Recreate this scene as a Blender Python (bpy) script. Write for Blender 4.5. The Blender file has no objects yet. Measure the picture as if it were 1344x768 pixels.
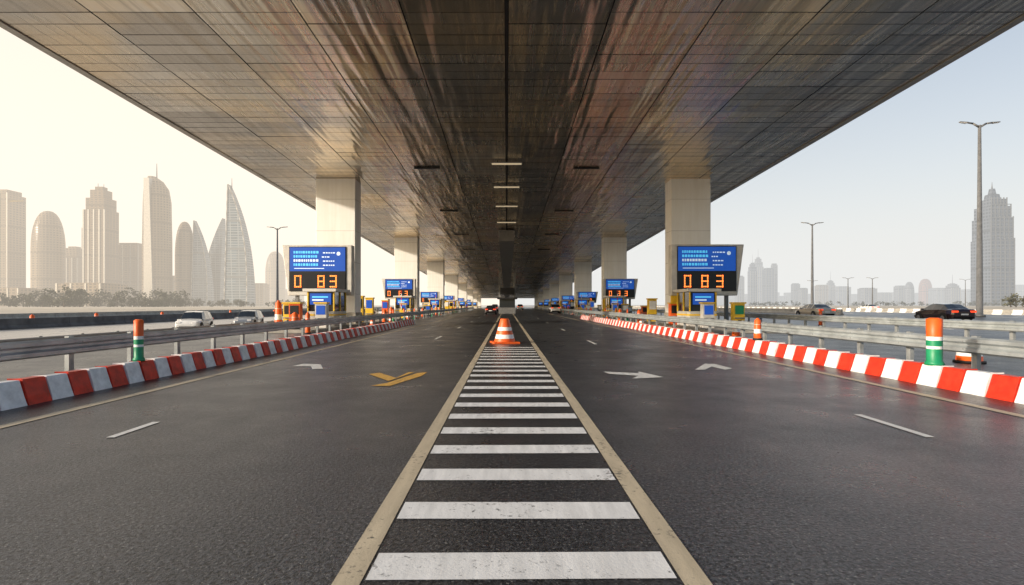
import bpy, math, random
from mathutils import Vector
random.seed(7)
S=bpy.context.scene
EYE=1.6; F=700.0
# ------------------------------------------------------------------ materials
def newmat(name):
    m=bpy.data.materials.new(name); m.use_nodes=True
    nt=m.node_tree; b=nt.nodes['Principled BSDF']
    return m,nt,b
def L(nt,a,b): nt.links.new(a,b)
def math_(nt,op,a,b=None,c=None):
    n=nt.nodes.new('ShaderNodeMath'); n.operation=op
    for i,v in enumerate((a,b,c)):
        if v is None: continue
        if isinstance(v,(int,float)): n.inputs[i].default_value=v
        else: L(nt,v,n.inputs[i])
    return n.outputs[0]
def mixc(nt,f,a,b,mode='MIX'):
    n=nt.nodes.new('ShaderNodeMix'); n.data_type='RGBA'; n.blend_type=mode
    if isinstance(f,(int,float)): n.inputs[0].default_value=f
    else: L(nt,f,n.inputs[0])
    for i,v in ((6,a),(7,b)):
        if isinstance(v,(tuple,list)): n.inputs[i].default_value=(v[0],v[1],v[2],1)
        else: L(nt,v,n.inputs[i])
    return n.outputs[2]
def noise(nt,vec,scale,detail=4,rough=.6):
    n=nt.nodes.new('ShaderNodeTexNoise'); n.inputs['Scale'].default_value=scale
    n.inputs['Detail'].default_value=detail; n.inputs['Roughness'].default_value=rough
    if vec is not None: L(nt,vec,n.inputs['Vector'])
    return n.outputs['Fac']
def ramp(nt,f,lo,hi,a=0.,b=1.):
    n=nt.nodes.new('ShaderNodeMapRange'); n.inputs[1].default_value=lo; n.inputs[2].default_value=hi
    n.inputs[3].default_value=a; n.inputs[4].default_value=b; L(nt,f,n.inputs[0]); return n.outputs[0]
def objco(nt,scale=(1,1,1)):
    tc=nt.nodes.new('ShaderNodeTexCoord'); mp=nt.nodes.new('ShaderNodeMapping')
    mp.inputs['Scale'].default_value=scale; L(nt,tc.outputs['Object'],mp.inputs[0]); return mp.outputs[0]
def bump(nt,b,h,strength=.3,dist=.02):
    n=nt.nodes.new('ShaderNodeBump'); n.inputs['Strength'].default_value=strength; n.inputs['Distance'].default_value=dist
    L(nt,h,n.inputs['Height']); L(nt,n.outputs[0],b.inputs['Normal'])
def simple(name,col,rough=.5,metal=0.,var=.25,scale=3.,emis=None,es=0.,bmp=0.,coat=0.):
    m,nt,b=newmat(name)
    b.inputs['Roughness'].default_value=rough; b.inputs['Metallic'].default_value=metal
    if coat: b.inputs['Coat Weight'].default_value=coat
    co=objco(nt); f=noise(nt,co,scale,3)
    dark=tuple(c*(1-var) for c in col); lite=tuple(min(1,c*(1+var*.5)) for c in col)
    L(nt,mixc(nt,ramp(nt,f,.3,.7),dark,lite),b.inputs['Base Color'])
    if bmp: bump(nt,b,noise(nt,co,scale*8,3),bmp,.01)
    if emis:
        b.inputs['Emission Color'].default_value=(*emis,1); b.inputs['Emission Strength'].default_value=es
    return m

def asphalt(name,c0,c1,grain=1.,rl=.24,rh=.42):
    m,nt,b=newmat(name)
    co=objco(nt)
    fine=noise(nt,co,30,3,.8)
    big=noise(nt,objco(nt,(.9,.06,1)),1.0,3,.6)
    blot=noise(nt,co,.7,4,.65)
    f=math_(nt,'ADD',math_(nt,'MULTIPLY',ramp(nt,big,.3,.7),.6),math_(nt,'MULTIPLY',ramp(nt,blot,.35,.7),.4))
    base=mixc(nt,f,c0,c1)
    g=ramp(nt,fine,.4,.6,1-.85*grain,1+1.2*grain)
    base=mixc(nt,1.,base,g,'MULTIPLY')
    st=ramp(nt,noise(nt,co,46,1,.5),.65,.7)
    base=mixc(nt,math_(nt,'MULTIPLY',st,.7*grain),base,(.26,.26,.25))
    wv=noise(nt,objco(nt,(.5,.12,1)),2.2,5,.7)
    cr=math_(nt,'ABSOLUTE',math_(nt,'SUBTRACT',wv,.5))
    base=mixc(nt,ramp(nt,cr,.0,.003,.35,0),base,(.012,.012,.012))
    L(nt,base,b.inputs['Base Color'])
    L(nt,ramp(nt,blot,.3,.7,rl,rh),b.inputs['Roughness'])
    b.inputs['IOR'].default_value=1.5
    bump(nt,b,fine,.7*grain,.016)
    return m
def paint(name,col,wear=.45,under=(.06,.06,.06),rough=.55):
    m,nt,b=newmat(name); co=objco(nt)
    w=noise(nt,co,18,5,.75); big=noise(nt,co,1.3,3)
    t=math_(nt,'ADD',w,math_(nt,'MULTIPLY',math_(nt,'SUBTRACT',big,.5),.5))
    mask=ramp(nt,t,.5-.28*(1-wear)-.1,.5-.28*(1-wear)+.03)
    tone=ramp(nt,noise(nt,objco(nt,(3,.4,1)),3,4),.3,.7,.72,1.)
    c=mixc(nt,1.,col,tone,'MULTIPLY')
    L(nt,mixc(nt,mask,under,c),b.inputs['Base Color']); b.inputs['Roughness'].default_value=rough
    bump(nt,b,noise(nt,co,60,2),.3,.008)
    return m
M={}
M['asph']=asphalt('asphalt_main',(.018,.021,.026),(.044,.046,.05))
M['asph_c']=asphalt('asphalt_median',(.02,.021,.024),(.038,.038,.04),.7)
M['asph_r']=asphalt('asphalt_right',(.032,.041,.056),(.052,.062,.08),.5)
M['asph_l']=asphalt('asphalt_dusty',(.36,.34,.31),(.48,.45,.41),.3)
M['white']=paint('road_paint_white',(.8,.8,.79),.54)
M['whitew']=paint('road_paint_white_worn',(.72,.72,.7),.6)
M['tan']=paint('road_paint_cream',(.54,.46,.33),.54)
M['ylw']=paint('road_paint_amber',(.66,.38,.08),.6)
M['sand']=simple('sand',(.52,.47,.39),.9,0,.25,.05,bmp=.1)
M['island']=simple('concrete_island',(.38,.36,.32),.8,0,.3,1.2,bmp=.2)
def concrete():
    m,nt,b=newmat('painted_concrete_column'); co=objco(nt)
    st=noise(nt,objco(nt,(2.5,2.5,.15)),1.4,5,.65); bl=noise(nt,co,.6,4)
    c=mixc(nt,ramp(nt,st,.35,.7),(.84,.83,.8),(.92,.92,.91))
    c=mixc(nt,ramp(nt,bl,.5,.8,0,.2),c,(.62,.59,.53))
    sep=nt.nodes.new('ShaderNodeSeparateXYZ'); L(nt,co,sep.inputs[0])
    fz=math_(nt,'FRACT',math_(nt,'DIVIDE',sep.outputs[2],2.4))
    L(nt,mixc(nt,math_(nt,'MULTIPLY',math_(nt,'LESS_THAN',fz,.012),.5),c,(.12,.11,.1)),b.inputs['Base Color'])
    b.inputs['Roughness'].default_value=.5; bump(nt,b,noise(nt,co,25,3),.15,.01); return m
M['conc']=concrete()
def panelmat():
    m,nt,b=newmat('brushed_metal_soffit'); co=objco(nt)
    at=nt.nodes.new('ShaderNodeAttribute'); at.attribute_name='tone'
    f=at.outputs['Fac']
    st=noise(nt,objco(nt,(3.5,.12,1)),2.,4,.6)
    c=mixc(nt,f,(.4,.36,.31),(1.,.94,.84))
    c=mixc(nt,ramp(nt,noise(nt,co,.16,3),.4,.62,0,.65),c,(1.,.78,.5))  # warm patches painted into the metal colour as golden reflections
    c=mixc(nt,ramp(nt,st,.5,.74,0,.4),c,(.3,.265,.22))  # lengthwise streaks in the colour imitate smeared reflections
    L(nt,c,b.inputs['Base Color']); b.inputs['Metallic'].default_value=1.
    L(nt,math_(nt,'ADD',ramp(nt,f,0,1,.16,.3),ramp(nt,st,.3,.7,0,.06)),b.inputs['Roughness'])
    b.inputs['Anisotropic'].default_value=.92
    cx=nt.nodes.new('ShaderNodeCombineXYZ'); cx.inputs[1].default_value=1.; L(nt,cx.outputs[0],b.inputs['Tangent'])
    bump(nt,b,noise(nt,objco(nt,(1.3,.12,1)),.8,2),.9,.2)
    return m
M['panel']=panelmat()
M['dark']=simple('dark_steel',(.03,.03,.032),.5,.3)
M['black']=simple('black_rubber',(.015,.015,.016),.7)
M['galv']=simple('galvanised_steel',(.42,.46,.48),.4,.35,.3,2.,bmp=.05)
M['galvp']=simple('galvanised_post',(.33,.35,.36),.55,.3,.35,3.)
M['lgrey']=simple('light_grey_housing',(.62,.6,.56),.5,.1,.2,1.5)
M['mgrey']=simple('mid_grey_panel',(.2,.2,.2),.5,.2)
M['fascia']=simple('fascia_metal',(.5,.47,.42),.45,.6,.2,.6)
M['orange']=simple('orange_plastic',(.8,.12,.012),.45,0,.2,6)
M['red']=simple('curb_red_paint',(.66,.035,.012),.38,0,.4,5,bmp=.15)
M['cwhite']=simple('curb_white_paint',(.84,.84,.84),.42,0,.22,6,bmp=.15)
M['wplas']=simple('white_reflective',(.85,.85,.83),.4,0,.1,6)
M['green']=simple('green_plastic',(.01,.27,.12),.45,0,.2,6)
M['yellow']=simple('yellow_paint',(.82,.52,.03),.5,0,.2,3)
M['blue']=simple('blue_screen',(.01,.05,.26),.35,0,.2,.8,emis=(.01,.11,.58),es=.5)
M['navy']=simple('dark_display',(.012,.012,.016),.3)
M['led']=simple('amber_led',(.9,.3,.05),.4,0,.1,9,emis=(1,.26,.05),es=1.8)
M['glyph']=simple('screen_glyph_white',(.7,.8,.9),.4,0,.1,9,emis=(.6,.8,1),es=.4)
M['glyphc']=simple('screen_glyph_cyan',(.1,.5,.8),.4,0,.1,9,emis=(.1,.55,.95),es=.6)
M['glass']=simple('dark_glass',(.02,.025,.03),.08,0,.1,1,coat=.5)
M['bcar']=simple('dark_car_paint',(.035,.012,.014),.25,.2,.1,1,coat=1)
M['wcar']=simple('white_car_paint',(.78,.78,.76),.3,0,.05,1,coat=1)
M['scar']=simple('silver_car_paint',(.3,.32,.35),.3,.5,.05,1,coat=1)
M['gcar']=simple('beige_car_paint',(.6,.53,.43),.3,.3,.05,1,coat=1)
M['rim']=simple('wheel_rim',(.4,.4,.42),.3,.9)
M['tail']=simple('tail_lamp',(.5,.02,.01),.3,0,.1,1,emis=(1,.08,.02),es=1.2)
M['head']=simple('head_lamp',(.8,.8,.8),.15,0,.05,1)
M['lamp']=simple('luminaire_glass',(.8,.72,.6),.3,0,.1,1,emis=(1,.8,.5),es=.35)
M['trunk']=simple('tree_bark',(.12,.085,.06),.9)
def leafm():
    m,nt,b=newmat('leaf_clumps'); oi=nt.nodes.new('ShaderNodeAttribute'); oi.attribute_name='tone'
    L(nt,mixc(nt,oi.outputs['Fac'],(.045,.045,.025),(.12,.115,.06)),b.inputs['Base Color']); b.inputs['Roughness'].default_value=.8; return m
M['leaf']=leafm()
def facade(name,wall,glass,px=3.4,pz=3.9,fx=.4,fz=.32,rough=.3):
    m,nt,b=newmat(name); co=objco(nt)
    s=nt.nodes.new('ShaderNodeSeparateXYZ'); L(nt,co,s.inputs[0])
    u=math_(nt,'FRACT',math_(nt,'DIVIDE',math_(nt,'ADD',math_(nt,'ADD',s.outputs[0],s.outputs[1]),500),px))
    v=math_(nt,'FRACT',math_(nt,'DIVIDE',s.outputs[2],pz))
    g=math_(nt,'MULTIPLY',math_(nt,'GREATER_THAN',u,fx),math_(nt,'GREATER_THAN',v,fz))
    v2=math_(nt,'LESS_THAN',math_(nt,'FRACT',math_(nt,'DIVIDE',s.outputs[2],pz*11)),.07)
    wn=nt.nodes.new('ShaderNodeTexWhiteNoise')
    fl=nt.nodes.new('ShaderNodeVectorMath'); fl.operation='FLOOR'; mp=objco(nt,(1/px,1/px,1/pz)); L(nt,mp,fl.inputs[0]); L(nt,fl.outputs[0],wn.inputs['Vector'])
    gl=mixc(nt,wn.outputs['Value'],tuple(c*.7 for c in glass),tuple(min(1,c*1.3) for c in glass))
    c=mixc(nt,g,wall,gl); c=mixc(nt,v2,c,tuple(w*.5 for w in wall))
    c=mixc(nt,ramp(nt,noise(nt,objco(nt,(.06,.06,.006)),1.,2),.4,.6,0,.45),c,tuple(w*.55 for w in wall))
    L(nt,c,b.inputs['Base Color']); L(nt,ramp(nt,g,0,1,.8,rough),b.inputs['Roughness']); return m
M['f_beige']=facade('facade_beige',(.4,.31,.21),(.15,.12,.09),6,4,.4,.3)
M['f_brown']=facade('facade_brown',(.3,.22,.14),(.11,.085,.06),7,3.8,.4,.4)
M['f_glass']=facade('facade_blue_glass',(.28,.31,.33),(.09,.13,.17),8,4,.15,.2,.15)
M['f_sail']=facade('facade_sail_glass',(.34,.37,.38),(.1,.15,.19),12,4,.1,.25,.15)
M['f_grey']=facade('facade_grey',(.3,.31,.33),(.14,.15,.18),6,4,.3,.4)
M['f_blue']=facade('facade_slate',(.17,.19,.23),(.05,.065,.09),5,5,.35,.42)
M['f_red']=facade('facade_terracotta',(.5,.2,.13),(.2,.1,.08))
M['bdark']=simple('weathered_dark_barrier',(.13,.13,.135),.8,0,.5,.6)
# ------------------------------------------------------------------ mesh builder
class MB:
    def __init__(s): s.v=[];s.f=[];s.m=[];s.mats=[];s.sm=[]
    def mi(s,k):
        m=M[k] if isinstance(k,str) else k
        if m not in s.mats: s.mats.append(m)
        return s.mats.index(m)
    def face(s,pts,k,smooth=False):
        i=len(s.v); s.v+= [tuple(p) for p in pts]; s.f.append(tuple(range(i,i+len(pts)))); s.m.append(s.mi(k)); s.sm.append(smooth)
    def hexa(s,p,k):
        i=len(s.v); s.v+=[tuple(q) for q in p]; mm=s.mi(k)
        for f in ((0,3,2,1),(4,5,6,7),(0,1,5,4),(1,2,6,5),(2,3,7,6),(3,0,4,7)):
            s.f.append(tuple(i+a for a in f)); s.m.append(mm); s.sm.append(False)
    def box(s,x0,x1,y0,y1,z0,z1,k):
        s.hexa([(x0,y0,z0),(x1,y0,z0),(x1,y1,z0),(x0,y1,z0),(x0,y0,z1),(x1,y0,z1),(x1,y1,z1),(x0,y1,z1)],k)
    def lathe(s,c,prof,k,n=16,sx=1.,sy=1.,smooth=True,cap=True):
        i=len(s.v)
        for r,z in prof:
            for a in range(n):
                t=2*math.pi*a/n; s.v.append((c[0]+r*sx*math.cos(t),c[1]+r*sy*math.sin(t),c[2]+z))
        for j in range(len(prof)-1):
            kk=k[j] if isinstance(k,list) else k; mm=s.mi(kk)
            for a in range(n):
                b=(a+1)%n; s.f.append((i+j*n+a,i+j*n+b,i+(j+1)*n+b,i+(j+1)*n+a)); s.m.append(mm); s.sm.append(smooth)
        if cap:
            kk=k[-1] if isinstance(k,list) else k
            s.f.append(tuple(i+(len(prof)-1)*n+a for a in range(n))); s.m.append(s.mi(kk)); s.sm.append(False)
            s.f.append(tuple(i+a for a in reversed(range(n)))); s.m.append(s.mi(k[0] if isinstance(k,list) else k)); s.sm.append(False)
    def tube(s,a,b,r0,r1,k,n=8):
        a=Vector(a);b=Vector(b);d=(b-a).normalized(); u=d.orthogonal().normalized(); w=d.cross(u); i=len(s.v)
        for p,r in ((a,r0),(b,r1)):
            for t in range(n):
                q=2*math.pi*t/n; s.v.append(tuple(p+u*r*math.cos(q)+w*r*math.sin(q)))
        mm=s.mi(k)
        for t in range(n):
            e=(t+1)%n; s.f.append((i+t,i+e,i+n+e,i+n+t)); s.m.append(mm); s.sm.append(True)
        s.f.append(tuple(i+n+t for t in range(n))); s.m.append(mm); s.sm.append(False)
        s.f.append(tuple(i+t for t in reversed(range(n)))); s.m.append(mm); s.sm.append(False)
    def build(s,name,parent=None,loc=(0,0,0),rot=0,bevel=0):
        me=bpy.data.meshes.new(name); me.from_pydata(s.v,[],s.f)
        for m in s.mats: me.materials.append(m)
        me.polygons.foreach_set('material_index',s.m); me.polygons.foreach_set('use_smooth',s.sm); me.update()
        o=bpy.data.objects.new(name,me); S.collection.objects.link(o); o.location=loc; o.rotation_euler=(0,0,rot)
        if parent: o.parent=parent
        if bevel:
            w=o.modifiers.new('bevel','BEVEL'); w.width=bevel; w.segments=2; w.limit_method='ANGLE'
        return o
def empty(name,loc=(0,0,0),rot=0):
    e=bpy.data.objects.new(name,None); S.collection.objects.link(e); e.location=loc; e.rotation_euler=(0,0,rot); return e
# ------------------------------------------------------------------ ground & roads
LZ=-.7; RZ=.2
g=MB(); prof=[(-5000,LZ),(-17.5,LZ),(-15.2,-.02),(16.2,-.02),(18,RZ),(5000,RZ)]
ys=[-60,0,60,150,400,1000,3000,7000]
for a in range(len(prof)-1):
    for b in range(len(ys)-1):
        (x0,z0),(x1,z1)=prof[a],prof[a+1]
        g.face([(x0,ys[b],z0),(x1,ys[b],z1),(x1,ys[b+1],z1),(x0,ys[b+1],z0)],'sand')
g.build('ground')
r=MB(); r.face([(-15,-50,0),(16,-50,0),(16,700,0),(-15,700,0)],'asph'); r.build('main_road')
r=MB(); r.face([(-45,-50,LZ+.02),(-18,-50,LZ+.02),(-18,900,LZ+.02),(-45,900,LZ+.02)],'asph_l')
for x in (-24.5,-31.5,-38):
    for i in range(40):
        r.box(x,x+.15,i*9.,i*9.+3,LZ+.02,LZ+.03,'white')
r.build('left_service_road')
r=MB(); r.face([(18.3,-50,RZ+.02),(69,-50,RZ+.02),(69,900,RZ+.02),(18.3,900,RZ+.02)],'asph_r')
for x in (25,32.2,39.5,47,54.5):
    for i in range(50):
        r.box(x,x+.16,i*9.+3,i*9.+6.5,RZ+.02,RZ+.03,'white')
r.box(19,19.18,-30,600,RZ+.02,RZ+.03,'white'); r.box(68,68.2,-30,600,RZ+.02,RZ+.03,'white')
r.build('right_highway')
# markings
hc=.087
m=MB(); m.face([(hc-.93,-5,.004),(hc+.93,-5,.004),(hc+.93,120,.004),(hc-.93,120,.004)],'asph_c'); m.build('median_asphalt')
m=MB()
y=3.095-.874*3
while y<20.4:
    j=random.uniform(-.012,.012)
    m.face([(hc-.905,y+j,.008),(hc+.905,y-j,.008),(hc+.905,y+.335-j,.008),(hc-.905,y+.335+j,.008)],'white'); y+=.874
m.build('hatched_median_marking')
m=MB()
for x0,x1 in ((hc-1.085,hc-.925),(hc+.925,hc+1.085)):
    m.face([(x0,-5,.008),(x1,-5,.008),(x1,300,.008),(x0,300,.008)],'tan')
for x in (-6.6,7.38):
    m.face([(x-.09,-8,.008),(x+.09,-8,.008),(x+.09,250,.008),(x-.09,250,.008)],'tan')
m.build('edge_line_marking')
m=MB()
def dash(x,y0,y1,w=.1): m.face([(x-w/2,y0,.008),(x+w/2,y0,.008),(x+w/2,y1,.008),(x-w/2,y1,.008)],'whitew')
dash(-4.76,6.4,7.25); dash(5.1,6.42,7.75,.11)
for y0 in (21.5,33,46,60,75,90,110): dash(3.6,y0,y0+2.2,.12); dash(-3.3,y0+3,y0+5.5,.12)
m.build('lane_dash_marking')
def P(px,py): d=F*EYE/(py-400.); return ((px-665.)*d/F,d,.008)
def poly(name,pp,k):
    q=MB()
    for pts in pp: q.face([P(*a) for a in pts][::-1],k)
    q.build(name)
poly('lane_arrow_marking',[[(792,488.2),(838,490.2),(838,493.6),(800,491.2)],[(838,488),(871,495.5),(829,497.5),(838,493.6),(838,490.2)]],'whitew')
poly('lane_arrow_marking',[[(912,485.8),(925,477.8),(938,478),(934,481.5),(926,485.5)],[(938,478),(961,484),(952,485.8),(934,481.5)]],'whitew')
poly('lane_arrow_marking',[[(383,481),(398,477.8),(421,478.5),(408,481.2)],[(421,478.5),(424,484.5),(410,484.8),(408,481.2)]],'whitew')
poly('lane_arrow_marking',[[(484,491.5),(498,489.5),(520,496.5),(510,500.5)],[(510,500.5),(520,496.5),(536,489),(544,489)],[(486,507),(512,507),(553,494),(561,489),(548,490),(508,503)]],'ylw')
for x0,x1 in ((-14.9,-11.0),(11.6,15.9)):
    q=MB(); q.box(x0,x1,30,246,-.01,.16,'island'); q.build('toll_island',bevel=.03)
# ------------------------------------------------------------------ painted curb barriers
def curb(xi,side,y0,y1,seg,name):
    q=MB(); i=0; y=y0
    while y<y1:
        k='red' if i%2 else 'cwhite'; a=xi; w=.42*side; h=.4+random.uniform(-.008,.008); jx=random.uniform(-.015,.015)
        p=[(a+jx,0),(a+.05*side+jx,.14),(a+.13*side+jx,h),(a+.34*side+jx,h),(a+w+jx,0)]
        e=y+seg-.012; n=len(p); st=len(q.v)
        for yy in (y,e): q.v+=[(c,yy,z) for c,z in p]
        mm=q.mi(k)
        for t in range(n-1): q.f.append((st+t,st+t+1,st+n+t+1,st+n+t)); q.m.append(mm); q.sm.append(False)
        q.f.append(tuple(st+t for t in range(n))); q.m.append(mm); q.sm.append(False)
        q.f.append(tuple(st+n+t for t in range(n))); q.m.append(mm); q.sm.append(False)
        y+=seg; i+=1
    q.build(name,bevel=.018)
curb(-7.6,-1,-3.02,44,.46,'striped_curb_barrier')
curb(8.3,1,-3.2,60,.52,'striped_curb_barrier')
# ------------------------------------------------------------------ guardrails
def guardrail(x,side,y0,y1,z0=0,name='guardrail',step=1.9,h=.9,mt='galv'):
    q=MB(); W=[(0,.0),(.07,.04),(.07,.11),(0,.155),(0,.2),(.07,.245),(.07,.315),(0,.355)]
    zt=z0+h-.355; y=y0
    while y<y1:
        ye=min(y+step*2,y1); a=len(q.v); n=len(W)
        for yy in (y,ye-.004): q.v+=[(x-side*o,yy,zt+z) for o,z in W]
        for yy in (y,ye-.004): q.v+=[(x-side*o+side*.006,yy,zt+z) for o,z in W]
        mm=q.mi(mt)
        for t in range(n-1):
            q.f.append((a+t,a+t+1,a+n+t+1,a+n+t)); q.m.append(mm); q.sm.append(False)
            q.f.append((a+2*n+t,a+3*n+t,a+3*n+t+1,a+2*n+t+1)); q.m.append(mm); q.sm.append(False)
        y=ye
    y=y0+.4
    while y<y1:
        q.box(min(x+side*.02,x+side*.16),max(x+side*.02,x+side*.16),y-.05,y+.05,zt+.02,zt+.32,'galvp')
        q.box(min(x+side*.165,x+side*.26),max(x+side*.165,x+side*.26),y-.07,y+.07,z0-.05,z0+h+.02,'galvp')
        for zz in (.1,.26): q.tube((x-side*.0,y,zt+zz-.0),(x-side*.085,y,zt+zz),.018,.018,'galvp',6)
        y+=step
    return q.build(name)
guardrail(-9.3,-1,-4,150); guardrail(10.0,1,-4,150)
guardrail(-16.6,-1,-4,200,-.5,h=.95,mt='mgrey'); guardrail(18.0,1,-4,200,RZ,h=.8)
def nj(x,y0,y1,z0,h,k,name,seg=4.,k2=None):
    q=MB(); y=y0;i=0
    while y<y1:
        p=[(-.3,0),(-.28,.15),(-.12,.4*h),(-.09,h),(.09,h),(.12,.4*h),(.28,.15),(.3,0)]
        a=len(q.v); n=len(p)
        for yy in (y,y+seg-.04): q.v+=[(x+c,yy,z0+z) for c,z in p]
        mm=q.mi(k2 if (k2 and i%2) else k)
        for t in range(n-1): q.f.append((a+t,a+t+1,a+n+t+1,a+n+t)); q.m.append(mm); q.sm.append(False)
        q.f.append(tuple(a+t for t in range(n))); q.m.append(mm); q.sm.append(False)
        q.f.append(tuple(a+n+t for t in range(n))); q.m.append(mm); q.sm.append(False)
        y+=seg;i+=1
    q.build(name)
nj(-46,20,420,LZ,1.0,'bdark','concrete_barrier'); nj(-78,20,420,LZ,.9,'island','concrete_barrier',4.)
nj(69.8,30,420,RZ,.7,'cwhite','concrete_barrier',1.5,'island')
nj(44,70,420,RZ,.8,'island','concrete_barrier')
# ------------------------------------------------------------------ canopy
def hz(y): return EYE+10.83-.0314*y
can=empty('toll_plaza_canopy')
Y0,Y1=13.5,250.; NX=10; XW=18.2; pw=2*XW/NX; pl=.74  # canopy front, out of view, cut back to let daylight under it
q=MB(); tones=[]
nr=int((Y1-Y0)/pl)
coltone=[random.random() for _ in range(NX)]
for i in range(NX):
    run=0;rt_=0
    for j in range(nr):
        x0=-XW+i*pw+.025; x1=-XW+(i+1)*pw-.025; y0=Y0+j*pl+.016; y1=Y0+(j+1)*pl-.016
        if i==NX//2-1: x1-=.05
        if i==NX//2: x0+=.05
        t=[random.uniform(-.006,.006) for _ in range(4)]; base=random.uniform(-.003,.003)
        q.face([(x0,y0,hz(y0)+t[0]+base),(x0,y1,hz(y1)+t[0]+base+t[1]),(x1,y1,hz(y1)+t[2]+base+t[1]),(x1,y0,hz(y0)+t[2]+base)],'panel')
        if run<=0: run=random.randint(3,12); rt_=random.uniform(-.28,.28)
        run-=1
        tones.append(min(1,max(0,random.gauss(.45,.09)+rt_+.25*(coltone[i]-.5)+(.3 if random.random()<.02 else 0))))  # tone runs and strip tones imitate patchy reflections in the panel colour
o=q.build('soffit_panels',can)
at=o.data.attributes.new('tone','FLOAT','FACE'); at.data.foreach_set('value',tones)
q=MB()
def slab(x0,x1,y0,y1,dz0,dz1,k):
    q.hexa([(x0,y0,hz(y0)+dz0),(x1,y0,hz(y0)+dz0),(x1,y1,hz(y1)+dz0),(x0,y1,hz(y1)+dz0),(x0,y0,hz(y0)+dz1),(x1,y0,hz(y0)+dz1),(x1,y1,hz(y1)+dz1),(x0,y1,hz(y1)+dz1)],k)
slab(-XW,XW,Y0,Y1,.05,1.3,'black')
slab(-XW-.35,-XW-.01,Y0,Y1,-.05,1.35,'fascia'); slab(XW+.01,XW+.35,Y0,Y1,-.05,1.35,'fascia')
slab(-XW-.35,XW+.35,Y0-.4,Y0-.01,-.05,1.35,'fascia')
slab(-.05,.05,Y0,Y1,-.05,.045,'black')
q.build('deck_and_fascia',can)
q=MB()
for d in (35.8,42,49,57,66,76,88,102,118,136):
    z=hz(d)-.25; q.box(-1.0,1.0,d-.07,d+.07,z-.05,z+.03,'lamp'); q.box(-1.05,1.05,d-.1,d+.1,z+.032,z+.1,'mgrey')
    for sx in (-.6,.6): q.tube((sx,d,z+.1),(sx,d,hz(d)+.05),.02,.02,'dark',6)
for d in (37.5,52,66,80):  # black strips imitating the shade of soffit recesses, not lamps
    for sx in (-5.6,5.6):
        z=hz(d); q.box(sx-.9,sx+.9,d-.12,d+.12,z-.09,z-.012,'black')
q.build('luminaires_and_dark_strips',can)
q=MB()
q.hexa([(-.9,62,hz(62)-1.5),(.9,62,hz(62)-1.5),(.9,240,hz(240)-.9),(-.9,240,hz(240)-.9),(-.9,62,hz(62)-.2),(.9,62,hz(62)-.2),(.9,240,hz(240)-.2),(-.9,240,hz(240)-.2)],'mgrey')
q.build('service_duct',can)
COLY=[40.5+28.3*i for i in range(8)]
for y in COLY:
    for xc in (-13,14):
        q=MB(); q.box(xc-1.5,xc+1.5,y,y+1.6,.1,hz(y)+.04,'conc'); q.box(xc-1.58,xc+1.58,y-.08,y+1.68,.1,1.0,'island')
        q.build('concrete_column',bevel=.04)
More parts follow.
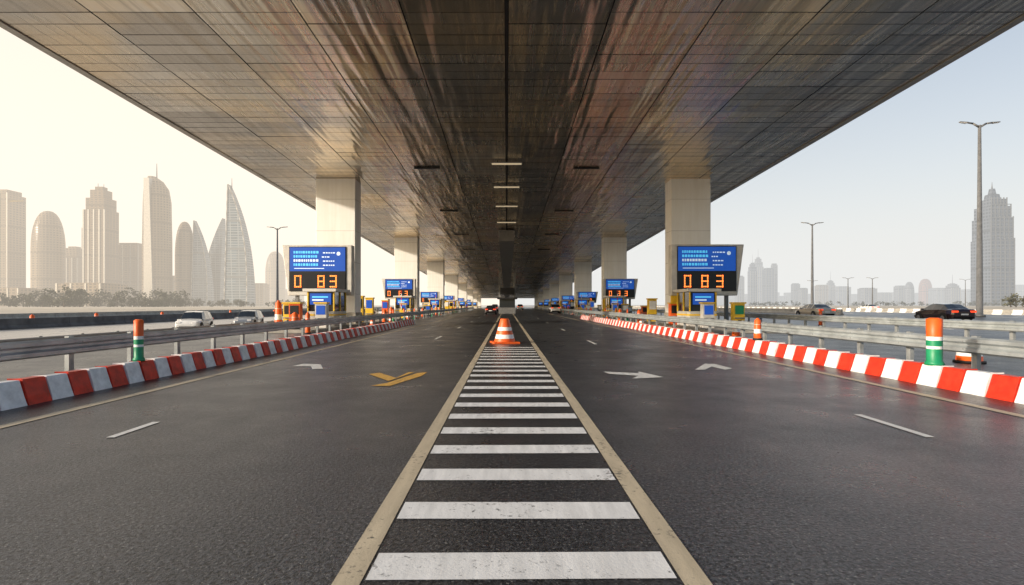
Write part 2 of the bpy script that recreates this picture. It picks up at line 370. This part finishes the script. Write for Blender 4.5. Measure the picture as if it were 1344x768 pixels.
# ------------------------------------------------------------------ toll signs
SEG={'0':'abcdef','8':'abcdefg','3':'abcdg'}
def sign(x0,x1,z0,z1,y,chars,flip):
    e=empty('toll_price_sign',((x0+x1)/2,y,0)); w=x1-x0; h=z1-z0
    q=MB(); s=.09*w
    a0,a1=(-w/2,w/2)
    bl=a0+(s if not flip else 0); br=a1-(s if flip else 0)
    q.hexa([(bl,0,z0),(br,0,z0),(br,.7,z0),(bl,.7,z0),(a0,0,z1),(a1,0,z1),(a1,.7,z1),(a0,.7,z1)],'lgrey')
    q.build('housing',e,bevel=.05)
    q=MB(); i0=a0+(s*1.35 if not flip else .12*w*.75); i1=a1-(s*1.35 if flip else .12*w*.75)
    zm=z0+h*.47
    q.box(i0-.06,i1+.06,-.05,-.002,z0+.1*h-.06,z1-.05*h+.06,'dark')
    q.box(i0,i1,-.08,-.052,zm+.04,z1-.05*h,'blue')
    q.box(i0,i1,-.08,-.052,z0+.1*h,zm-.04,'navy'); q.build('screens',e)
    q=MB(); iw=i1-i0; bh=z1-.05*h-zm; rnd=random.Random(int(y*10+x0))
    for row in range(4):
        zz=zm+bh*(.24+.17*row)
        for (c0,c1) in ((.07,.5),(.6,.78) if row!=2 else (.58,.68)):
            xx=i0+c0*iw
            while xx<i0+c1*iw:
                ww=rnd.uniform(.02,.045)*iw; q.box(xx,xx+ww,-.09,-.082,zz,zz+bh*(.1 if c0<.3 else .05),'glyph' if (row==1 or c0>.3) else 'glyphc'); xx+=ww+.013*iw
    q.box(i0+.08*iw,i0+.62*iw,-.09,-.082,zm+bh*.12,zm+bh*.15,'glyph')
    n=14; q.face([(i0+.88*iw+.035*iw*math.cos(t*6.283/n),-.091,zm+.74*bh+.035*iw*math.sin(t*6.283/n)) for t in range(n)][::-1],'glyph')
    q.build('screen_content',e)
    q=MB(); dh=(zm-z0-.1*h)*.66; dw=dh*.58; zc=z0+.1*h+(zm-.04-z0-.1*h)/2-dh/2; th=dh*.13
    for c,pos in chars:
        X=i0+iw*pos
        segs={'a':(X,X+dw,zc+dh-th,zc+dh),'d':(X,X+dw,zc,zc+th),'g':(X,X+dw,zc+dh/2-th/2,zc+dh/2+th/2),
              'f':(X,X+th,zc+dh/2,zc+dh),'e':(X,X+th,zc,zc+dh/2),'b':(X+dw-th,X+dw,zc+dh/2,zc+dh),'c':(X+dw-th,X+dw,zc,zc+dh/2)}
        for sg in SEG[c]:
            u0,u1,v0,v1=segs[sg]; nu=max(1,round((u1-u0)/th)); nv=max(1,round((v1-v0)/th))
            for a in range(nu):
                for b in range(nv):
                    du=(u1-u0)/nu; dv=(v1-v0)/nv
                    q.box(u0+a*du+du*.12,u0+(a+1)*du-du*.12,-.09,-.081,v0+b*dv+dv*.12,v0+(b+1)*dv-dv*.12,'led')
    q.build('led_digits',e)
    q=MB()
    for px in (-w*.3,w*.28): q.box(px-.11,px+.11,.2,.45,.1,z0+.02,'mgrey')
    q.box((.2 if not flip else -.5)*w,(.3 if not flip else -.4)*w,-.02,.18,.1,z0-.01,'yellow')
    q.build('support_posts',e)
D3=[('0',.08),('8',.5),('3',.72)]; D4=[('0',.1),('8',.4),('3',.66)]
sign(-16.2,-11.15,2.26,5.9,38.4,D3,False); sign(11.85,17.1,2.26,5.95,38.4,D4,True)
sign(-15.6,-11.4,2.3,4.85,66.5,D3,False); sign(12.0,16.4,2.3,4.85,66.5,D4,True)
for i,y in enumerate((94.5,122.5,151,179)):
    sign(-15.6,-12.0,1.9,3.9-.2*i,y,D3,False); sign(12.4,16.2,1.9,3.9-.2*i,y,D4,True)
# ------------------------------------------------------------------ toll booths
def booth(x,y):
    e=empty('toll_booth',(x,y,.16)); q=MB()
    q.box(-.9,.9,-1.3,1.3,0,1.0,'lgrey'); q.box(-.92,.92,-1.32,1.32,.7,.82,'yellow')
    for sx in (-.86,.86):
        for sy in (-1.26,0,1.26): q.box(sx-.05,sx+.05,sy-.05,sy+.05,1.0,2.3,'yellow')
    q.box(-1.1,1.1,-1.6,1.6,2.3,2.5,'lgrey'); q.build('cabin',e,bevel=.02)
    q=MB(); q.box(-.84,.84,-1.24,1.24,1.003,2.297,'glass'); q.build('windows',e)
    q=MB(); q.box(-.7,.7,-1.36,-1.33,1.45,2.2,'blue'); q.box(-.55,.2,-1.38,-1.362,1.7,1.8,'glyph'); q.box(-.55,.5,-1.38,-1.362,1.9,2.0,'glyphc')
    q.build('information_panel',e)
for y in (36.6,64.5,92.5,120,149,177,205):
    booth(-11.9-.4,y); booth(13.0,y)
def machine(x,y,k='blue',body='lgrey',h=1.5):
    q=MB(); q.box(-.35,.35,-.25,.25,0,h,body); q.box(-.28,.28,-.28,-.255,h*.55,h*.93,k); q.box(-.3,.3,-.4,-.25,.55,.62,'mgrey'); q.box(-.42,.42,-.34,.3,h+.003,h+.1,'yellow')
    q.box(-.1,.15,-.275,-.255,.3,.45,'navy'); q.build('ticket_machine',loc=(x,y,.16),bevel=.02)
for y,xs in ((33.5,(-11.6,12.6)),(61,(-11.8,12.4)),(89,(-12,12.6)),(117,(-12,12.6))):
    for x in xs: machine(x,y)
machine(-13.6,34.4,'navy','orange'); machine(14.9,34.4,'green','yellow'); machine(-14.3,35.2,'navy','yellow'); machine(12.1,38.5,'navy','orange')
rm=random.Random(21)
for y in range(44,150,5):
    for s0,s1 in ((-14.4,-11.2),(11.8,15.5)):
        if rm.random()<.75:
            yy=y+rm.uniform(-2,2)
            if min(abs(yy-c-.8) for c in COLY)<1.8: continue
            machine(rm.uniform(s0,s1),yy,rm.choice(('blue','navy','wplas')),rm.choice(('orange','yellow','lgrey','wplas','dark','mgrey')),rm.uniform(1.1,2.1))
def barrier_arm(x,y,side):
    e=empty('boom_gate',(x,y,.16)); q=MB(); q.box(-.2,.2,-.2,.2,0,1.05,'yellow'); q.box(-.23,.23,-.23,.23,1.053,1.12,'dark'); q.build('cabinet',e,bevel=.02)
    q=MB()
    for i in range(6):
        a=.35*i; q.box(-.04,.04,-.3,-.24,.9+a,.9+a+.348,'red' if i%2 else 'cwhite')
    q.build('arm',e)
for y in (58,86,115): barrier_arm(-11.4,y,1); barrier_arm(12.0,y,-1)
e=empty('toll_gantry_cabin',(0.1,95,0)); q=MB()
q.box(-1.5,1.5,0,5,.0,1.1,'mgrey'); q.box(-1.4,1.4,.1,4.9,1.103,2.6,'glass'); q.box(-1.8,1.8,-.5,5.5,2.603,2.9,'dark')
for sx in (-1.3,1.3): q.box(sx-.2,sx+.2,1,1.4,2.9,hz(95)-1.3,'mgrey')
q.box(-1.3,1.3,.6,.9,3.4,4.6,'dark'); q.build('cabin',e,bevel=.03)
# ------------------------------------------------------------------ cones, delineators
def cone(x,y,h=1.0,r=.42,z=0.):
    q=MB(); q.box(-r*1.15,r*1.15,-r*1.15,r*1.15,0,.07,'orange')
    zs=[.07,.2,.36,.52,.66,.8,1.0]; ks=['orange','wplas','orange','wplas','orange','orange']
    R=lambda t:(r*.98*(1-t)+.14*r*2.6*t)
    q.lathe((0,0,0),[(R(t),t*h) for t in zs],ks,24); q.build('traffic_cone',loc=(x,y,z),rot=.2,bevel=.01)
cone(-.08,22.2,1.02,.47)
for x,y in ((-10.3,41),(-10.5,48.5),(10.9,43),(11.0,52),(-10.4,62),(10.8,66),(-10.5,84),(10.9,88)): cone(x,y,.85,.24)
def delin(x,y,z0=0,h=1.15,r=.075,base=.2):
    q=MB()
    pr=[(base,0),(base*.9,.06),(r,.08),(r,.34*h),(r,.40*h),(r,.52*h),(r,.60*h),(r*1.02,.97*h),(r*.6,h)]
    ks=['green','green','green','wplas','green','wplas','orange','orange']
    q.lathe((0,0,0),pr,ks,16); q.build('delineator_post',loc=(x,y,z0))
delin(-7.83,11.35,z0=.4,h=.89,r=.09,base=.12); delin(8.54,10.65,z0=.4,h=.94,r=.135,base=.17)
def barrel(x,y,z0=0,h=1.,r=.28,name='traffic_barrel'):
    q=MB(); pr=[(r*1.2,0),(r*1.2,.06),(r,.07),(r*.97,.3*h),(r*.93,.31*h),(r*.92,.5*h),(r*.9,.51*h),(r*.87,.7*h),(r*.84,.71*h),(r*.8,.9*h),(r*.3,.97*h),(r*.3,h)]
    ks=['black','black','orange','orange','wplas','orange','orange','wplas','orange','orange','orange']
    q.lathe((0,0,0),pr,ks,20); q.build(name,loc=(x,y,z0))
barrel(12.75,14.7,h=.62,r=.3); barrel(8.52,18.1,z0=.4,h=.75,r=.13); barrel(11.4,26.5,h=.8,r=.2)
barrel(-11.0,29.5,h=1.2,r=.14); barrel(-12.5,31.5,h=1.,r=.22,z0=.16); barrel(-15.4,36,h=1.9,r=.25)
barrel(20.6,35,RZ,h=1.1,r=.12); barrel(15.8,36.,h=1.5,r=.2)
rr=random.Random(3)
for i in range(9): barrel(-47.5-rr.uniform(0,6),55+i*11,LZ,h=1.3,r=.25)
for y in (45,50,56,70,78,98,104,126):
    for x in (-10.6,11.2): barrel(x+rr.uniform(-.3,.3),y+rr.uniform(-2,2),h=rr.choice((.9,1.2,1.4)),r=.2)
    delin(-10.2,y+3,h=1.2,r=.08); delin(11.1,y+4,h=1.2,r=.08)
# ------------------------------------------------------------------ street lamps
def lamp(x,y,z0,h,arm,r=.18,double=True):
    e=empty('street_lamp',(x,y,z0)); q=MB(); q.lathe((0,0,0),[(r*1.8,0),(r*1.8,.3),(r*1.1,.32),(r*.5,h)],'mgrey',12)
    for s in ((-1,1) if double else (1,)):
        q.tube((0,0,h-.25),(s*arm*.5,0,h+.12*arm),r*.4,r*.35,'mgrey'); q.tube((s*arm*.5,0,h+.12*arm),(s*arm,0,h+.2*arm),r*.35,r*.3,'mgrey')
        q.hexa([(s*arm*a,b*arm*.13,h+.2*arm+c*arm*.05+(a-1)*arm*.1) for c in (-1,.3) for a,b in ((.93,-1),(1.5,-.6),(1.5,.6),(.93,1))],'mgrey')
        q.hexa([(s*arm*a,b*arm*.1,h+.2*arm-arm*.06+c*arm*.02+(a-1)*arm*.1) for c in (-1,.4) for a,b in ((1.0,-1),(1.42,-.6),(1.42,.6),(1.0,1))],'head')
    q.build('pole_and_arms',e)
lamp(53.2,60,RZ,21.6,1.5,.3); lamp(57.3,100,RZ,16.5,1.4,.25); lamp(-43,100,LZ,16.6,1.3,.25)
lamp(112,175,RZ,10.,1.3,.2); lamp(120,175,RZ,10,1.3,.2); lamp(215,250,RZ,13,1.8,.2)
lamp(86,150,RZ,8,1,.15)
# ------------------------------------------------------------------ cars
def car(name,x,y,z,rot,paintk,suv=False):
    e=empty(name,(x,y,z),rot)
    if not suv:
        st=[(-2.32,.48,.78,.82,.72,.62),(-2.22,.3,.98,1.02,.86,.74),(-1.7,.27,1.0,1.06,.91,.72),(-1.05,.27,.99,1.40,.92,.6),(-.95,.27,.99,1.42,.92,.6),(-.2,.27,.97,1.46,.93,.62),(-.1,.27,.97,1.46,.93,.62),(.45,.27,.95,1.41,.93,.62),(1.2,.27,.93,.98,.92,.76),(1.9,.28,.8,.85,.88,.7),(2.25,.32,.62,.68,.8,.6),(2.34,.42,.55,.58,.7,.55)]
    else:
        st=[(-2.25,.5,.9,.95,.78,.68),(-2.18,.34,1.05,1.12,.88,.76),(-1.9,.3,1.08,1.62,.92,.64),(-1.2,.3,1.06,1.7,.93,.66),(-1.1,.3,1.06,1.7,.93,.66),(-.2,.3,1.04,1.71,.94,.67),(-.1,.3,1.04,1.71,.94,.67),(.5,.3,1.02,1.64,.94,.66),(1.15,.3,1.0,1.08,.93,.78),(1.9,.32,.92,.97,.9,.74),(2.2,.36,.74,.8,.82,.64),(2.28,.46,.62,.66,.74,.58)]
    q=MB(); n=9; rings=[]
    for (yy,zl,zb,zt,wb,wt) in st:
        zm=(zl+zb)/2
        half=[(wb*.93,zl),(wb*1.0,zm),(wb*.97,zb),(wt,zt)]
        ring=half+[(0,zt+.03)]+[(-a,b) for a,b in reversed(half)]
        rings.append(len(q.v)); q.v+=[(a,yy,b) for a,b in ring]
    for i in range(len(st)-1):
        ridx=(st[i][3]-st[i][2]>.3) or (st[i+1][3]-st[i+1][2]>.3)
        both=(st[i][3]-st[i][2]>.3) and (st[i+1][3]-st[i+1][2]>.3)
        for j in range(n-1):
            k=paintk
            if j in (2,5) and ridx and (st[i+1][0]-st[i][0]>.2): k='glass'
            if j in (3,4) and ridx and not both: k='glass'
            a=rings[i];b=rings[i+1]
            q.f.append((a+j,a+j+1,b+j+1,b+j)); q.m.append(q.mi(k)); q.sm.append(False)
        q.f.append((rings[i],rings[i+1],rings[i+1]+8,rings[i]+8)); q.m.append(q.mi('black')); q.sm.append(False)
    q.f.append(tuple(rings[0]+t for t in range(n))[::-1]); q.m.append(q.mi(paintk)); q.sm.append(False)
    q.f.append(tuple(rings[-1]+t for t in range(n))); q.m.append(q.mi(paintk)); q.sm.append(False)
    q.build('body',e,bevel=.03)
    q=MB(); R=.33 if not suv else .37
    for yy in (-1.38,1.42):
        for s in (-1,1):
            q.tube((s*.7,yy,R+.03),(s*.945,yy,R+.03),R+.07,R+.07,'black',20)
            q.tube((s*.74,yy,R),(s*.965,yy,R),R,R,'black',20); q.tube((s*.9,yy,R),(s*.975,yy,R),R*.66,R*.6,'rim',12)
    q.build('wheels',e)
    q=MB(); zr=.78 if not suv else .95; zf=.62 if not suv else .74
    for s in (-1,1):
        a,b=sorted((s*.42,s*.84)); q.box(a,b,-2.33 if not suv else -2.27,-2.1,zr-.0,zr+.15,'tail')
        a,b=sorted((s*.4,s*.76)); q.box(a,b,2.02,2.3 if not suv else 2.24,zf-.0,zf+.12,'head')
        a,b=sorted((s*.9,s*1.04)); q.box(a,b,.82,1.0,.95,1.08,paintk)
    q.box(-.26,.26,-2.345,-2.3,.58,.7,'wplas'); q.box(-.5,.5,2.25,2.36,.36,.52,'black'); q.build('lights_and_trim',e,bevel=.015)
car('sedan_car',35.0,42.8,RZ+.02,-.1,'bcar'); car('sedan_car',32.3,56.,RZ+.02,0,'gcar')
car('sedan_car',80,118,RZ+.02,0,'wcar')
car('suv_car',-26.6,45.5,LZ+.02,math.pi+.25,'wcar',True); car('suv_car',-25.6,53.,LZ+.02,math.pi+.2,'scar',True)
car('suv_car',-22.5,88,LZ+.02,math.pi,'wcar',True); car('sedan_car',-24.5,105,LZ+.02,math.pi,'wcar')
car('suv_car',-20.5,78,LZ+.02,math.pi,'bcar',True)
car('sedan_car',-2.9,125,0,0,'bcar'); car('suv_car',-3.1,142,0,0,'scar',True); car('suv_car',4.0,160,0,0,'wcar',True)
car('suv_car',9.0,100,0,0,'wcar',True); car('sedan_car',-2.6,88,0,0,'bcar')
# ------------------------------------------------------------------ skyline
def X(px,D): return (px-665)*D/F
def Z(py,D): return EYE+(400-py)*D/F
def stack(q,rings,k,shape='rect',n=20,smooth=False):
    i=len(q.v)
    pts={'rect':[(-1,-1),(1,-1),(1,1),(-1,1)]}.get(shape) or [(math.cos(6.28318*t/n),math.sin(6.28318*t/n)) for t in range(n)]
    c=len(pts)
    for z,w,d,ox in rings:
        q.v+=[(ox+a*w/2,b*d/2,z) for a,b in pts]
    mm=q.mi(k)
    for j in range(len(rings)-1):
        for t in range(c):
            u=(t+1)%c; q.f.append((i+j*c+t,i+j*c+u,i+(j+1)*c+u,i+(j+1)*c+t)); q.m.append(mm); q.sm.append(smooth)
    q.f.append(tuple(i+(len(rings)-1)*c+t for t in range(c))); q.m.append(mm); q.sm.append(False)
def tower(x0,x1,ytop,D,kind,k,name='skyscraper',spire=None,rot=.0):
    q=MB(); W=(x1-x0)*D/F; H=Z(ytop,D)+1; cx=X((x0+x1)/2,D); dp=W*.9
    if kind=='box':
        stack(q,[(0,W,dp,0),(H*.96,W,dp,0)],k); stack(q,[(H*.96+.02,W*.8,dp*.8,0),(H,W*.8,dp*.8,0)],k)
        for a in (-.5,-.17,.17,.5): q.box(a*W-W*.02,a*W+W*.02,-dp/2-.7,-dp/2+.3,0,H*.97,'fascia')
    if kind=='bullet':
        R=[(0,W,dp,0),(H*.6,W,dp,0)]+[(H*(.6+.4*math.sin(t*math.pi/2/8)),W*max(.04,math.cos(t*math.pi/2/8)**.8),dp*max(.04,math.cos(t*math.pi/2/8)**.8),0) for t in range(1,9)]
        stack(q,R,k,'oval',24,False)
    if kind=='step':
        for a,b,s in ((0,.8,1),(.8,.9,.86),(.9,.97,.62),(.97,1,.35)): stack(q,[(H*a+.02,W*s,dp*s,0),(H*b,W*s,dp*s,0)],k)
        for a in (-.48,-.25,0,.25,.48): q.box(a*W-W*.03,a*W+W*.03,-dp/2-.9,-dp/2+.3,0,H*.8,'fascia')
    if kind=='curve':
        stack(q,[(0,W,dp,0),(H*.5,W*.98,dp,0),(H*.8,W*.95,dp*.9,0),(H*.9,W*.85,dp*.8,-W*.03),(H*.96,W*.6,dp*.6,-W*.1),(H,W*.25,dp*.3,-W*.2)],k,'oval',24)
        stack(q,[(0,W*.34,dp*.3,0),(H*.97,W*.2,dp*.2,-W*.1)],'fascia'); q.v[-8:]=[(a,b-dp*.42,c) for a,b,c in q.v[-8:]]
    if kind=='sail':
        R=[]
        for t in range(13):
            u=t/12; w=W*(1-u**2.6)*1.0+W*.03; R.append((H*u,w,dp*(1-.7*u),-W/2+w/2))
        stack(q,R,k,'rect')
        for s in (0,1):
            for t in range(12):
                (za,wa,da,oa),(zb,wb,db,ob)=R[t],R[t+1]; sa=(-1,1)[s]
                q.tube((oa+sa*wa/2,-da/2-.6,za),(ob+sa*wb/2,-db/2-.6,zb),W*.03,W*.03,'fascia',5)
    if kind=='sailr':
        R=[]
        for t in range(13):
            u=t/12; w=W*(1-u**2.2)+W*.03; R.append((H*u,w,dp*(1-.7*u),W/2-w/2))
        stack(q,R,k,'rect')
    if spire:
        for sx,sy in spire: q.tube((W*sx,0,H*.9),(W*sx,0,Z(sy,D)),W*.035,W*.01,'mgrey',6)
    return q.build(name,loc=(cx,D,-1),rot=rot)
D=900
tower(-8,22,251,D,'box','f_beige'); tower(45,82,277,D,'bullet','f_beige'); tower(84,112,324,D+80,'step','f_beige')
tower(111,121,296,D+150,'box','f_brown'); tower(119,147,246,D,'step','f_brown',spire=((-.15,240),(.12,241)))
tower(161,190,320,D+60,'box','f_brown'); tower(189,224,232,D-40,'curve','f_beige',spire=((-.02,214),))
tower(231,254,291,D,'bullet','f_brown'); tower(256,276,290,D,'sail','f_glass'); tower(270,294,287,D+40,'sailr','f_glass')
tower(301,329,243,D-60,'sail','f_sail',spire=((-.38,233),)); tower(349,374,330,D+500,'bullet','f_beige'); tower(332,350,372,D+200,'box','f_beige')
tower(293,303,350,D+200,'box','f_beige'); tower(95,150,372,D-150,'box','f_beige',name='apartment_block'); tower(0,40,378,D-150,'box','f_beige',name='apartment_block')
tower(150,162,360,D+100,'box','f_beige',name='apartment_block'); tower(222,233,362,D+100,'box','f_beige',name='apartment_block')
q=MB(); q.tube((0,0,0),(0,0,26),1,1,'yellow',4); q.tube((-14,0,20),(42,0,22),.9,.6,'yellow',4); q.tube((0,0,26),(30,0,22),.3,.3,'yellow',4); q.build('tower_crane',loc=(X(8,D),D-14,Z(283,D)))
def bigtower():
    D=800; x0,x1=1287,1317; W=(x1-x0)*D/F; cx=X(1302,D); q=MB(); H=Z(262,D)
    for a,b,s in ((0,.62,1),(.62,.82,.94),(.82,.93,.84),(.93,1.,.66)):
        stack(q,[(H*a+.02,W*s,W*s,0),(H*b,W*s,W*s,0)],'f_blue')
        for t in (-.5,-.3,-.1,.1,.3,.5): q.box(t*W*s-.5,t*W*s+.5,-W*s/2-1,-W*s/2+.2,H*a,H*b+2,'mgrey')
    for i in range(22): z=H*.06+i*H*.042; s=1 if z<H*.62 else .94 if z<H*.82 else .84; q.box(-W*s/2-.8,W*s/2+.8,-W*s/2-.8,-W*s/2-.1,z,z+1.1,'mgrey')
    stack(q,[(H,W*.4,W*.4,0),(H+8,W*.34,W*.34,0),(H+9,W*.2,W*.2,0),(H+17,W*.14,W*.14,0)],'f_blue'); q.tube((0,0,H+16),(0,0,Z(238,D)),1.2,.2,'mgrey',6)
    q.build('skyscraper',loc=(cx,D,-1))
bigtower()
rb=random.Random(11)
for x0,x1,yt,kd,k in ((966,975,362,'box','f_grey'),(983,992,345,'step','f_blue'),(990,1000,338,'step','f_grey'),(1003,1014,352,'box','f_blue'),(1013,1019,346,'box','f_grey'),(1040,1048,372,'box','f_grey'),(1050,1058,378,'box','f_grey'),(1072,1084,374,'box','f_beige'),(1086,1094,368,'step','f_grey'),(1096,1112,376,'box','f_grey'),(1130,1146,378,'box','f_grey'),(1176,1186,375,'box','f_grey'),(1188,1199,370,'bullet','f_grey'),(1207,1222,366,'bullet','f_red'),(1224,1240,378,'box','f_grey'),(1244,1256,372,'step','f_grey'),(1262,1280,380,'box','f_grey'),(1322,1340,374,'box','f_grey'),(1152,1166,384,'box','f_grey')):
    tower(x0,x1,yt,1500+rb.uniform(-150,250),kd,k,spire=((0,yt-12),) if kd=='step' else None)
q=MB()
for i in range(110):
    px=rb.uniform(930,1344); D=1900+rb.uniform(0,300); w=rb.uniform(8,18)*D/F; h=rb.uniform(4,17)*D/F; x=X(px,D); q.box(x-w/2,x+w/2,D,D+40,-1,h,'f_grey')
for i in range(70):
    px=rb.uniform(-20,480); D=1500+rb.uniform(0,300); w=rb.uniform(8,20)*D/F; h=rb.uniform(5,22)*D/F; x=X(px,D); q.box(x-w/2,x+w/2,D,D+40,-1,h,'f_beige')
q.build('distant_city_blocks')
# ------------------------------------------------------------------ trees
def trees(name,lst,seed):
    q=MB(); tn=[]; R=random.Random(seed)
    for (x,y,z,h) in lst:
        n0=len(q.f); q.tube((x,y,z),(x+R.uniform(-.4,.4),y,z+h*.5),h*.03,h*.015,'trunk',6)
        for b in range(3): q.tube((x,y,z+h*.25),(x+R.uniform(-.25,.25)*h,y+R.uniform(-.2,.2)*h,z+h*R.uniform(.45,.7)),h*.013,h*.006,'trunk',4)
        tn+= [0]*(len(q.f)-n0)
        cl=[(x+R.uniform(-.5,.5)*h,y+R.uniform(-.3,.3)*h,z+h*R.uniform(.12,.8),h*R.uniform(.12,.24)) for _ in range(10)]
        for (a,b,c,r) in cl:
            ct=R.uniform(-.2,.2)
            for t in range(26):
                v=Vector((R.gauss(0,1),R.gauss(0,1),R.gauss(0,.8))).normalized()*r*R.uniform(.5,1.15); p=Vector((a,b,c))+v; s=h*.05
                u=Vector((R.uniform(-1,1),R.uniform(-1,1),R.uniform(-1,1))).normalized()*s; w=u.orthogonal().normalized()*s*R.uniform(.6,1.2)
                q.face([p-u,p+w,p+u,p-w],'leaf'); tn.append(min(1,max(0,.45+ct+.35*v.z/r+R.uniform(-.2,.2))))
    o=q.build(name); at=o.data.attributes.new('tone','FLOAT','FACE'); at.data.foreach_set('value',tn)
rt=random.Random(5)
trees('tree_row',[(X(rt.uniform(-40,225),560),560+rt.uniform(-35,80),LZ,rt.choice((6,9,11,13,17,21))*rt.uniform(.85,1.1)) for _ in range(85)],1)
trees('tree_row',[(X(rt.uniform(200,430),620),620+rt.uniform(-25,40),LZ,rt.uniform(5,10)) for _ in range(50)],2)
trees('tree_row',[(X(rt.uniform(980,1400),620),620+rt.uniform(-30,40),RZ,rt.uniform(3,7)) for _ in range(80)]+[(X(rt.uniform(1318,1400),300),300+rt.uniform(-10,10),RZ,rt.uniform(6,9)) for _ in range(12)],3)
# ------------------------------------------------------------------ self-glowing haze
def haze(name,x0,x1,top,col,dens):
    q=MB(); m=bpy.data.materials.new(name); m.use_nodes=True; nt=m.node_tree; nt.nodes.clear()
    o=nt.nodes.new('ShaderNodeOutputMaterial'); ab=nt.nodes.new('ShaderNodeVolumeAbsorption'); em=nt.nodes.new('ShaderNodeEmission'); ad=nt.nodes.new('ShaderNodeAddShader')
    ab.inputs['Color'].default_value=(0,0,0,1); ab.inputs['Density'].default_value=dens
    em.inputs['Color'].default_value=(*col,1); em.inputs['Strength'].default_value=dens
    L(nt,ab.outputs[0],ad.inputs[0]); L(nt,em.outputs[0],ad.inputs[1]); L(nt,ad.outputs[0],o.inputs['Volume'])
    q.box(x0,x1,265,6500,-8,top,m); q.build(name)
haze('haze_glow',-6500,-.05,1500,(1.16,1.04,.88),.00064); haze('haze_glow',.05,6500,520,(.86,.86,.84),.0006)  # boxes emit light in place of scattered daylight, brighter and warmer left
# ------------------------------------------------------------------ light
el=math.radians(17); az=math.radians(-118)   # azimuth from +Y, negative = left
w=bpy.data.worlds.new('World'); S.world=w; w.use_nodes=True; nt=w.node_tree
bg=nt.nodes['Background']; sky=nt.nodes.new('ShaderNodeTexSky'); sky.sky_type='NISHITA'; sky.sun_disc=False
sky.sun_elevation=el; sky.sun_rotation=az; sky.air_density=1.0; sky.dust_density=2; sky.ozone_density=1.2
L(nt,sky.outputs[0],bg.inputs[0]); bg.inputs[1].default_value=.15
sd=bpy.data.lights.new('sun','SUN'); sd.energy=5; sd.angle=math.radians(2.5); sd.color=(1,.87,.7)
so=bpy.data.objects.new('sun',sd); S.collection.objects.link(so)
dirv=Vector((math.sin(az)*math.cos(el),math.cos(az)*math.cos(el),math.sin(el)))
so.rotation_euler=dirv.to_track_quat('Z','Y').to_euler()
S.view_settings.view_transform='Standard'; S.view_settings.look='None'; S.view_settings.exposure=0
# ------------------------------------------------------------------ camera
cd=bpy.data.cameras.new('camera'); co=bpy.data.objects.new('camera',cd); S.collection.objects.link(co)
co.location=(0,0,EYE); co.rotation_euler=(math.radians(90),0,0); cd.sensor_width=36; cd.lens=36*F/1344
cd.shift_x=7/1344; cd.shift_y=16/1344; cd.clip_end=14000; cd.clip_start=.05
S.camera=co
